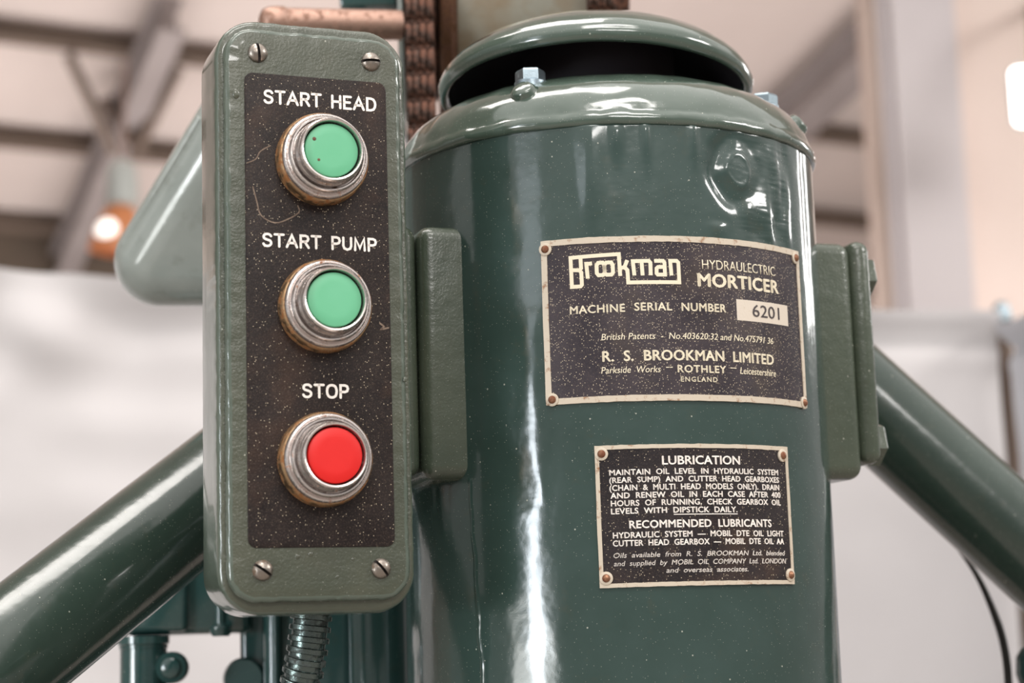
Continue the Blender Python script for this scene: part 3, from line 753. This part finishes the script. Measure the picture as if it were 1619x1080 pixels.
class DrumPlate:
    """a plate riveted to the drum; measured in crop pixels of one photograph view"""
    def __init__(s, name, label, sc, ox, oy, tl, br, bw, mat, rivets):
        s.sc, s.ox, s.oy = sc, ox, oy
        s.label = label
        x0, z1 = s.p(*tl); x1, z0 = s.p(*br); s.rect = (x0, x1, z0, z1)
        bm = bend(patch(x0, x1, z0, z1, .0002, -.0011), RD)
        s.o = wpart(name, bm, mat, motor, 30, label)
        bm = bmesh.new()
        for r_ in ((x0 - .0002, x1 + .0002, z1 - bw, z1 + .0002), (x0 - .0002, x1 + .0002, z0 - .0002, z0 + bw), (x0 - .0002, x0 + bw, z0 + bw, z1 - bw), (x1 - bw, x1 + .0002, z0 + bw, z1 - bw)):
            merge(bm, patch(*r_, .0002, -.00155, 50 if r_[1] - r_[0] > .02 else 2, 8))
        for v in bm.verts: v.co += Vector((noise.noise(v.co * 260), 0, noise.noise(v.co * 260 + Vector((5, 5, 5))))) * .0003
        own(s.o, obj('border', bend(bm, RD), MAT['frame'], None, 30))
        for q in rivets:
            x, z = s.p(*q); a_ = x / RD; p = cyl(a_, z, RD + .0011); ax = (math.sin(a_), -math.cos(a_), 0)
            bm = bmesh.new(); lathe(bm, [(.0042, 0), (.0042, .0009), (.0036, .0012)], p, ax, 20, mi=1); dome(bm, p + Vector(ax) * .001, ax, .0026, .0019)
            own(s.o, obj('rivet', bm, [MAT['rivet'], MAT['frame']]))
    def p(s, cx, cy):
        a_, z = on_drum(s.ox + cx / s.sc, s.oy + cy / s.sc); return a_ * RD, z
    def put(s, bm, mat, name='lettering'):
        own(s.o, obj(name, bend(raise_flat(bm), RD + .0011 + YUP), mat, None, 0))
    def line(s, body, x0, x1, yt, yb, weight=.012, shear=0, mat=None, spacing=1.0, word=1.0, ref=None):
        xm = ref if ref is not None else (x0 + x1) / 2
        a_ = s.p(x0, (yt + yb) / 2)[0]; b_ = s.p(x1, (yt + yb) / 2)[0]; zt_ = s.p(xm, yt)[1]; zb_ = s.p(xm, yb)[1]
        s.put(text_mesh(body, a_, b_, zb_, zt_, weight, shear, spacing, word), mat or MAT['gold'])
NP = DrumPlate('maker_plate', 'black maker plate with cream lettering and border', 3.238, 820, 360, (117, 74), (1466, 925), .0037, MAT['nameplate'], [(140, 114), (1405, 157), (176, 883), (1450, 898)])
# the plate's bordered corner heights come from two views of the same edges
g = lambda x, y: (lambda q: (q[0], q[1]))(NP.p((x / 7.36 + 880 - 820) * 3.238, (y / 7.36 + 380 - 360) * 3.238))
LG = [[(720, 425), (735, 425)], ]
logo = [[(166, 210), (722, 166), (738, 398)], [(166, 210), (183, 548), (283, 541), (298, 522), (290, 378), (268, 354), (180, 352)], [(268, 354), (288, 330), (281, 214)],
        [(348, 278), (364, 428)], [(352, 282), (392, 276)],
        [(466, 300), (484, 268), (536, 264), (556, 292), (560, 385), (542, 408), (490, 412), (470, 388), (466, 300)],
        [(556, 292), (578, 264), (634, 262), (652, 290), (656, 380), (638, 404), (584, 406), (560, 385), (556, 292)],
        [(742, 330), (788, 316), (812, 256)], [(788, 318), (822, 352), (832, 496), (1420, 494), (1408, 264), (1388, 244), (1314, 244), (1328, 392)],
        [(900, 392), (884, 248), (1068, 244), (1086, 266), (1090, 390)], [(984, 250), (996, 392)],
        [(1152, 244), (1232, 244), (1248, 264), (1256, 404), (1172, 404), (1158, 388), (1158, 332), (1174, 316), (1250, 314)]]
NP.put(strokes([[g(*q) for q in l_] for l_ in logo], .00245, 'square'), MAT['gold'], 'maker_emblem')
NP.line('HYDRAULECTRIC', 935, 1302, 179, 226, -.004)
NP.line('MORTICER', 915, 1318, 250, 313, .045, spacing=1.05)
NP.line('MACHINE', 265, 543, 398, 437, .03, spacing=1.08); NP.line('SERIAL', 592, 782, 386, 425, .03, spacing=1.08); NP.line('NUMBER', 832, 1055, 390, 430, .03, spacing=1.08)
x0, z1 = NP.p(1108, 363); x1, z0 = NP.p(1372, 503)
z1 = NP.p(1240, 381)[1]; z0 = NP.p(1240, 487)[1]
own(NP.o, obj('number_panel', bend(patch(x0, x1, z0, z1, .0, -.0013, 24), RD), MAT['stamp'], None, 30))
own(NP.o, obj('serial_number', bend(raise_flat(text_mesh('6201', NP.p(1190, 430)[0], NP.p(1325, 440)[0], NP.p(1255, 463)[1], NP.p(1255, 403)[1], .0)), RD + .0014), MAT['ink'], None, 0))
NP.line('British Patents  -  No.403620:32 and No.475791 36', 423, 1293, 540, 572, .004, .18, ref=880)
NP.line('R.  S.  BROOKMAN  LIMITED', 430, 1295, 629, 680, .035, ref=850, spacing=1.04)
NP.line('Parkside  Works', 423, 725, 711, 744, .0, .18); NP.line('\u2014', 752, 785, 690, 732, .01); NP.line('ROTHLEY', 812, 1055, 707, 743, .035, spacing=1.12)
NP.line('\u2014', 1078, 1108, 694, 736, .01); NP.line('Leicestershire', 1128, 1308, 722, 756, .0, .18)
NP.line('ENGLAND', 828, 1012, 766, 790, .025, spacing=1.25)
LP = DrumPlate('lubrication_plate', 'black lubrication plate full of small white lettering', 4.0475, 900, 680, (164, 106), (1430, 985), .0024, MAT['lubplate'], [(207, 155), (1352, 165), (238, 950), (1403, 928)])
WH = MAT['letter']
LP.line('LUBRICATION', 592, 1083, 166, 219, .03, mat=WH)
for body, x0, x1, yt, yb in (('MAINTAIN  OIL  LEVEL  IN  HYDRAULIC  SYSTEM', 257, 1325, 246, 280), ('(REAR  SUMP)  AND  CUTTER  HEAD  GEARBOXES', 257, 1330, 295, 329), ('(CHAIN  &  MULTI  HEAD  MODELS  ONLY).  DRAIN', 258, 1332, 344, 379),
                              ('AND  RENEW  OIL  IN  EACH  CASE  AFTER  400', 265, 1340, 393, 428), ('HOURS  OF  RUNNING.  CHECK  GEARBOX  OIL', 267, 1342, 442, 477),
                              ('RECOMMENDED  LUBRICANTS', 385, 1283, 573, 620), ('HYDRAULIC  SYSTEM  \u2014  MOBIL  DTE  OIL  LIGHT', 280, 1360, 645, 681), ('CUTTER  HEAD  GEARBOX  \u2014  MOBIL  DTE  OIL  AA', 280, 1363, 696, 732)):
    LP.line(body, x0, x1, yt, yb, .035, mat=WH, spacing=1.05)
LP.line('LEVELS  WITH  DIPSTICK  DAILY.', 268, 1068, 494, 529, .035, mat=WH, spacing=1.05)
x0, z1 = LP.p(668, 536); x1, z0 = LP.p(1068, 541); zz = LP.p(868, 538)[1]
LP.put(strokes([[(x0, zz), (x0 + (x1 - x0) * .33, zz), (x0 + (x1 - x0) * .66, zz), (x1, zz)]], .0005, 'square'), WH, 'underline')
LP.line('Oils  available  from  R.  S.  BROOKMAN  Ltd.  blended', 283, 1370, 775, 806, .012, .2, mat=WH)
LP.line('and  supplied  by  MOBIL  OIL  COMPANY  Ltd.  LONDON', 285, 1378, 827, 858, .012, .2, mat=WH)
LP.line('and  overseas  associates.', 618, 1138, 877, 908, .012, .2, mat=WH)

# ================================================================== THE CONTROL BOX
BY = .3624
cb = thing('control_box', (-.1169, 1.12, ZC + .2088), 'green push-button control box with a black label plate and three round buttons', 'control box', rz=BY)
BO = Vector((-.1169, 1.12, ZC + .2088)); BX = Vector((math.cos(BY), math.sin(BY), 0)); BNn = Vector((math.sin(BY), -math.cos(BY), 0))
def on_box(px, py):
    P = on_plane(px, py, BO, BNn) - BO; return P.dot(BX), P.z
bm = bmesh.new()
plate_stack(bm, (-.0612, .0600, -.1845, .1815), .0255, [(.004, .058), (.0008, .055), (0, .05), (0, .035), (0, .02), (0, .012), (.0004, .0085), (.0016, .0068), (.004, .006), (.012, .006)], .0004, 3)
def bands(bm_, nl, olive_from, olive, gloss):
    bm_.faces.ensure_lookup_table(); n_ = (len(bm_.faces) - 2) // (nl - 1)
    for k_, f_ in enumerate(bm_.faces):
        last_ = k_ == len(bm_.faces) - 1
        f_.material_index = olive if last_ or (k_ < n_ * (nl - 1) and k_ // n_ >= olive_from) else gloss
bands(bm, 10, 7, 1, 0)
obj('enclosure', bm, [MAT['boxside'], MAT['boxpaint']], cb, 50)
bm = bmesh.new()
plate_stack(bm, (-.0570, .0548, -.1770, .1742), .0178, [(.001, .007), (.0, .0055), (.0, .0035), (.0003, .0018), (.0012, .0005), (.003, .0), (.010, -.0003)], .0006, 11)
bands(bm, 7, 5, 0, 1)
lid = obj('cover', bm, [MAT['boxpaint'], MAT['boxside']], cb, 50)
bm = bmesh.new()
plate_stack(bm, (-.0451, .0451, -.1453, .1453), .0055, [(0, .0004), (0, -.0006), (.0003, -.0010), (.0008, -.0011)], .0, 0)
lab = obj('label_plate', bm, MAT['labelplate'], cb, 30)
GL = {'S': (.62, [[(.58, .84), (.48, .96), (.31, 1), (.13, .95), (.05, .79), (.11, .62), (.31, .53), (.52, .44), (.59, .25), (.50, .07), (.31, 0), (.12, .05), (.03, .18)]]),
      'T': (.64, [[(0, 1), (.64, 1)], [(.32, 1), (.32, 0)]]), 'A': (.74, [[(0, 0), (.37, 1), (.74, 0)], [(.14, .34), (.60, .34)]]),
      'R': (.62, [[(.04, 0), (.04, 1), (.38, 1), (.54, .93), (.60, .75), (.54, .57), (.38, .50), (.04, .50)], [(.34, .50), (.62, 0)]]),
      'H': (.66, [[(.03, 0), (.03, 1)], [(.63, 0), (.63, 1)], [(.03, .52), (.63, .52)]]), 'E': (.54, [[(.54, 1), (.04, 1), (.04, 0), (.54, 0)], [(.04, .52), (.46, .52)]]),
      'D': (.66, [[(.04, 0), (.04, 1), (.32, 1), (.52, .92), (.63, .72), (.66, .5), (.63, .28), (.52, .08), (.32, 0), (.04, 0)]]),
      'P': (.58, [[(.04, 0), (.04, 1), (.36, 1), (.52, .92), (.58, .73), (.52, .54), (.36, .46), (.04, .46)]]),
      'U': (.64, [[(.03, 1), (.03, .32), (.10, .10), (.32, 0), (.54, .10), (.61, .32), (.61, 1)]]), 'M': (.78, [[(.03, 0), (.06, 1), (.39, .18), (.72, 1), (.75, 0)]]),
      'O': (.72, [[(.36, 1), (.54, .95), (.66, .80), (.71, .5), (.66, .20), (.54, .05), (.36, 0), (.18, .05), (.06, .20), (.01, .5), (.06, .80), (.18, .95), (.36, 1)]]), ' ': (.38, [])}
def engrave(body, tl, br_top, br_bot):
    x0, zt_ = on_box(*tl); x1, zt2 = on_box(*br_top); _, zb2 = on_box(*br_bot); zt_ = (zt_ + zt2) / 2; zb_ = zt_ - (zt2 - zb2)
    adv = 0; L = []
    for ch in body:
        wd, ls = GL[ch]
        for l_ in ls:
            pts = l_
            if len(l_) > 5:
                pts = []
                sp_ = spline([(q[0], q[1], 0) for q in l_], 4) if ch in 'SO' else [Vector((q[0], q[1], 0)) for q in l_]
                pts = [(q.x, q.y) for q in sp_]
            L.append([(adv + q[0], q[1]) for q in pts])
        adv += wd + .24
    adv -= .24; k = (x1 - x0) / adv; hh = zt_ - zb_
    LL = [[(x0 + q[0] * k, zb_ + hh * (.08 + .84 * q[1])) for q in l_] for l_ in L]
    bm_ = raise_flat(strokes(LL, hh * .17), .0002)
    for v in bm_.verts: v.co.y -= .0012
    o_ = obj('lettering', bm_, MAT['letter'], lab, 0); return o_
engrave('START HEAD', (417, 144), (592, 154), (592, 176))
engrave('START PUMP', (415, 370), (593, 376), (593, 398))
engrave('STOP', (478, 608), (549, 607), (549, 630))
def scratch(pts, wd):
    bm_ = raise_flat(strokes([[on_box(*p_) for p_ in [(v.x, v.y) for v in spline([(q[0], q[1], 0) for q in pts], 4)]]], wd), .0001)
    for v in bm_.verts: v.co.y -= .00115
    obj('scratch', bm_, MAT['scratch'], lab, 0)
scratch([(391, 258), (404, 252), (411, 240), (427, 231)], .0007)
scratch([(399, 296), (405, 318), (412, 341), (434, 353), (457, 346), (472, 336), (470, 326)], .0008)
scratch([(600, 512), (606, 517), (602, 521), (613, 519)], .0011)
def push_button(px, py, capmat, caplabel, proud, spots=()):
    x, z = on_box(px, py); o_ = (x, -.001, z); ax = (0, -1, 0)
    bm = bmesh.new(); lathe(bm, [(.0282, 0), (.0285, .001), (.0285, .0080), (.0281, .0098), (.0274, .0108), (.024, .0110)], o_, ax, 240, tooth=(1, 2, .0004))
    base = obj('push_button', bm, MAT['rustring'], cb, 40)
    bm = bmesh.new(); lathe(bm, [(.0266, .0095), (.0269, .0122), (.0266, .0140), (.0260, .0149), (.0254, .0150), (.0248, .0145), (.0244, .0150), (.0242, .0168), (.0238, .0188), (.0231, .0197), (.0223, .0197), (.0217, .0188), (.0215, .0150)], o_, ax, 96)
    obj('bezel', bm, MAT['chrome'], base, 35)
    bm = bmesh.new(); lathe(bm, [(.0209, .0140), (.0209, .0195), (.0211, .0215), (.0209, .0232), (.0203, .0240), (.0201, .0248), (.0202, .0272), (.0198, .0292), (.0189, .0302), (.0180, .0298), (.0176, .0284), (.0175, .0235)], o_, ax, 96, False, False)
    obj('collar', bm, MAT['chrome'], base, 35)
    bm = bmesh.new(); lathe(bm, [(.0176, .0240), (.001, .0240)], o_, ax, 48); obj('seat', bm, MAT['slot'], base)
    bm = bmesh.new(); h = .0277 + proud; lathe(bm, [(.0164, .0230), (.0166, h - .0012), (.0163, h - .0004), (.0154, h), (.010, h + .0001), (.001, h + .0001)], o_, ax, 72)
    cap_ = obj('button_cap', bm, capmat, base, 40, caplabel)
    for sx_, sz, r in spots:
        bm = bmesh.new(); dome(bm, (x + sx_, -.001 - h - .0001, z + sz), ax, r, r * .3, 14, 4); obj('rust_spot', bm, MAT['spot'], cap_)
push_button(505.5, 256, MAT['green_cap'], 'green cap of the top button', 0, [(-.0108, .0062, .0012), (-.0082, -.0066, .0009)])
push_button(510, 487, MAT['green_cap'], 'green cap of the middle button', 0)
push_button(510, 728, MAT['red_cap'], 'red cap of the bottom button', .001)
def screw(px, py, ang, r=.0062, h=.0042):
    x, z = on_box(px, py); bm = bmesh.new(); w_ = .00075
    dome(bm, (0, 0, 0), (0, -1, 0), r, h, 40, 8, foot=.0006)
    R = Matrix.Rotation(ang, 4, 'Y'); nx = R @ Vector((1, 0, 0)); nx = Vector((nx.x, nx.y, nx.z))
    for s in (-w_ - .00012, -w_, w_, w_ + .00012):
        bmesh.ops.bisect_plane(bm, geom=list(bm.verts) + list(bm.edges) + list(bm.faces), plane_co=nx * s, plane_no=nx)
    for v in bm.verts:
        if abs(v.co.dot(nx)) <= w_ + 1e-6 and v.co.y < -.0014: v.co.y = min(-.0008, v.co.y + .0028) if v.co.y < -.0036 else -.0010
    for f in bm.faces:
        c_ = f.calc_center_median()
        if abs(c_.dot(nx)) <= w_ + 6e-5 and c_.y < -.0003: f.material_index = 1
    for v in bm.verts: v.co += Vector((x, -.0003, z))
    obj('cover_screw', bm, [MAT['screw'], MAT['slot']], cb, 35)
screw(407, 84, -.12); screw(586, 98, PI / 2 - .05); screw(415, 902, 2.18); screw(602, 899, 2.44)
# drips of old paint on the cover
for (px_, py_, r, s) in ((373, 148, .0022, 1.5), (470, 880, .0016, 1), (491, 876, .0016, 1), (640, 600, .0012, 1.4), (557, 884, .001, 1), (533, 912, .0012, 1)):
    x, z = on_box(px_, py_); bm = bmesh.new(); dome(bm, (x, -.0002, z), (0, -1, 0), r, r * .5, 18, 5)
    for v in bm.verts: v.co.z = z + (v.co.z - z) * s
    obj('paint_drip', bm, MAT['boxpaint'], lid)
# the tab that carries the box
bm = bmesh.new(); R = Matrix.Rotation(PSI, 3, 'Z'); vs = box(bm, (0, 0, 0), (.030, .014, .13), None, .002, 2)
for v in vs: v.co = R @ v.co + M(-.196, -.0705, .20)
own(cb, obj('mounting_tab', bm, MAT['rustplate'], None, 40, 'rusty mounting tab'))

# flexible conduit under the box
bm = bmesh.new(); t = None
p0 = at(494, 962, 1.185); path = spline([p0 + Vector((.001, 0, .010)), at(485, 1030, 1.185), at(469, 1110, 1.19), at(452, 1200, 1.2), at(436, 1300, 1.215), at(426, 1400, 1.23), at(422, 1500, 1.25)], 60)
pts, dirs = [], []
prof_r = []
seq = []; s = 0
for a_, b_ in zip(path, path[1:]):
    seq.append((s, a_)); s += (b_ - a_).length
def atlen(q):
    for (s0, a_), (s1, b_) in zip(seq, seq[1:]):
        if s0 <= q <= s1: return a_.lerp(b_, (q - s0) / max(s1 - s0, 1e-9))
    return seq[-1][1]
q = 0; P_ = .0068
while q < seq[-1][0] - P_:
    for f_, r in ((.02, .0110), (.05, .0127), (.10, .0131), (.50, .0131), (.55, .0127), (.58, .0110)):
        pts.append(atlen(q + f_ * P_)); prof_r.append(r); dirs.append((atlen(q + f_ * P_ + .012) - atlen(max(0, q + f_ * P_ - .012))).normalized())
    q += P_
tube(bm, pts, prof_r, 40, dirs=dirs)
tag(obj('flexible_conduit', bm, MAT['conduit'], None, 40), 'ribbed dark metal conduit hanging from the bottom of the control box', 'conduit')
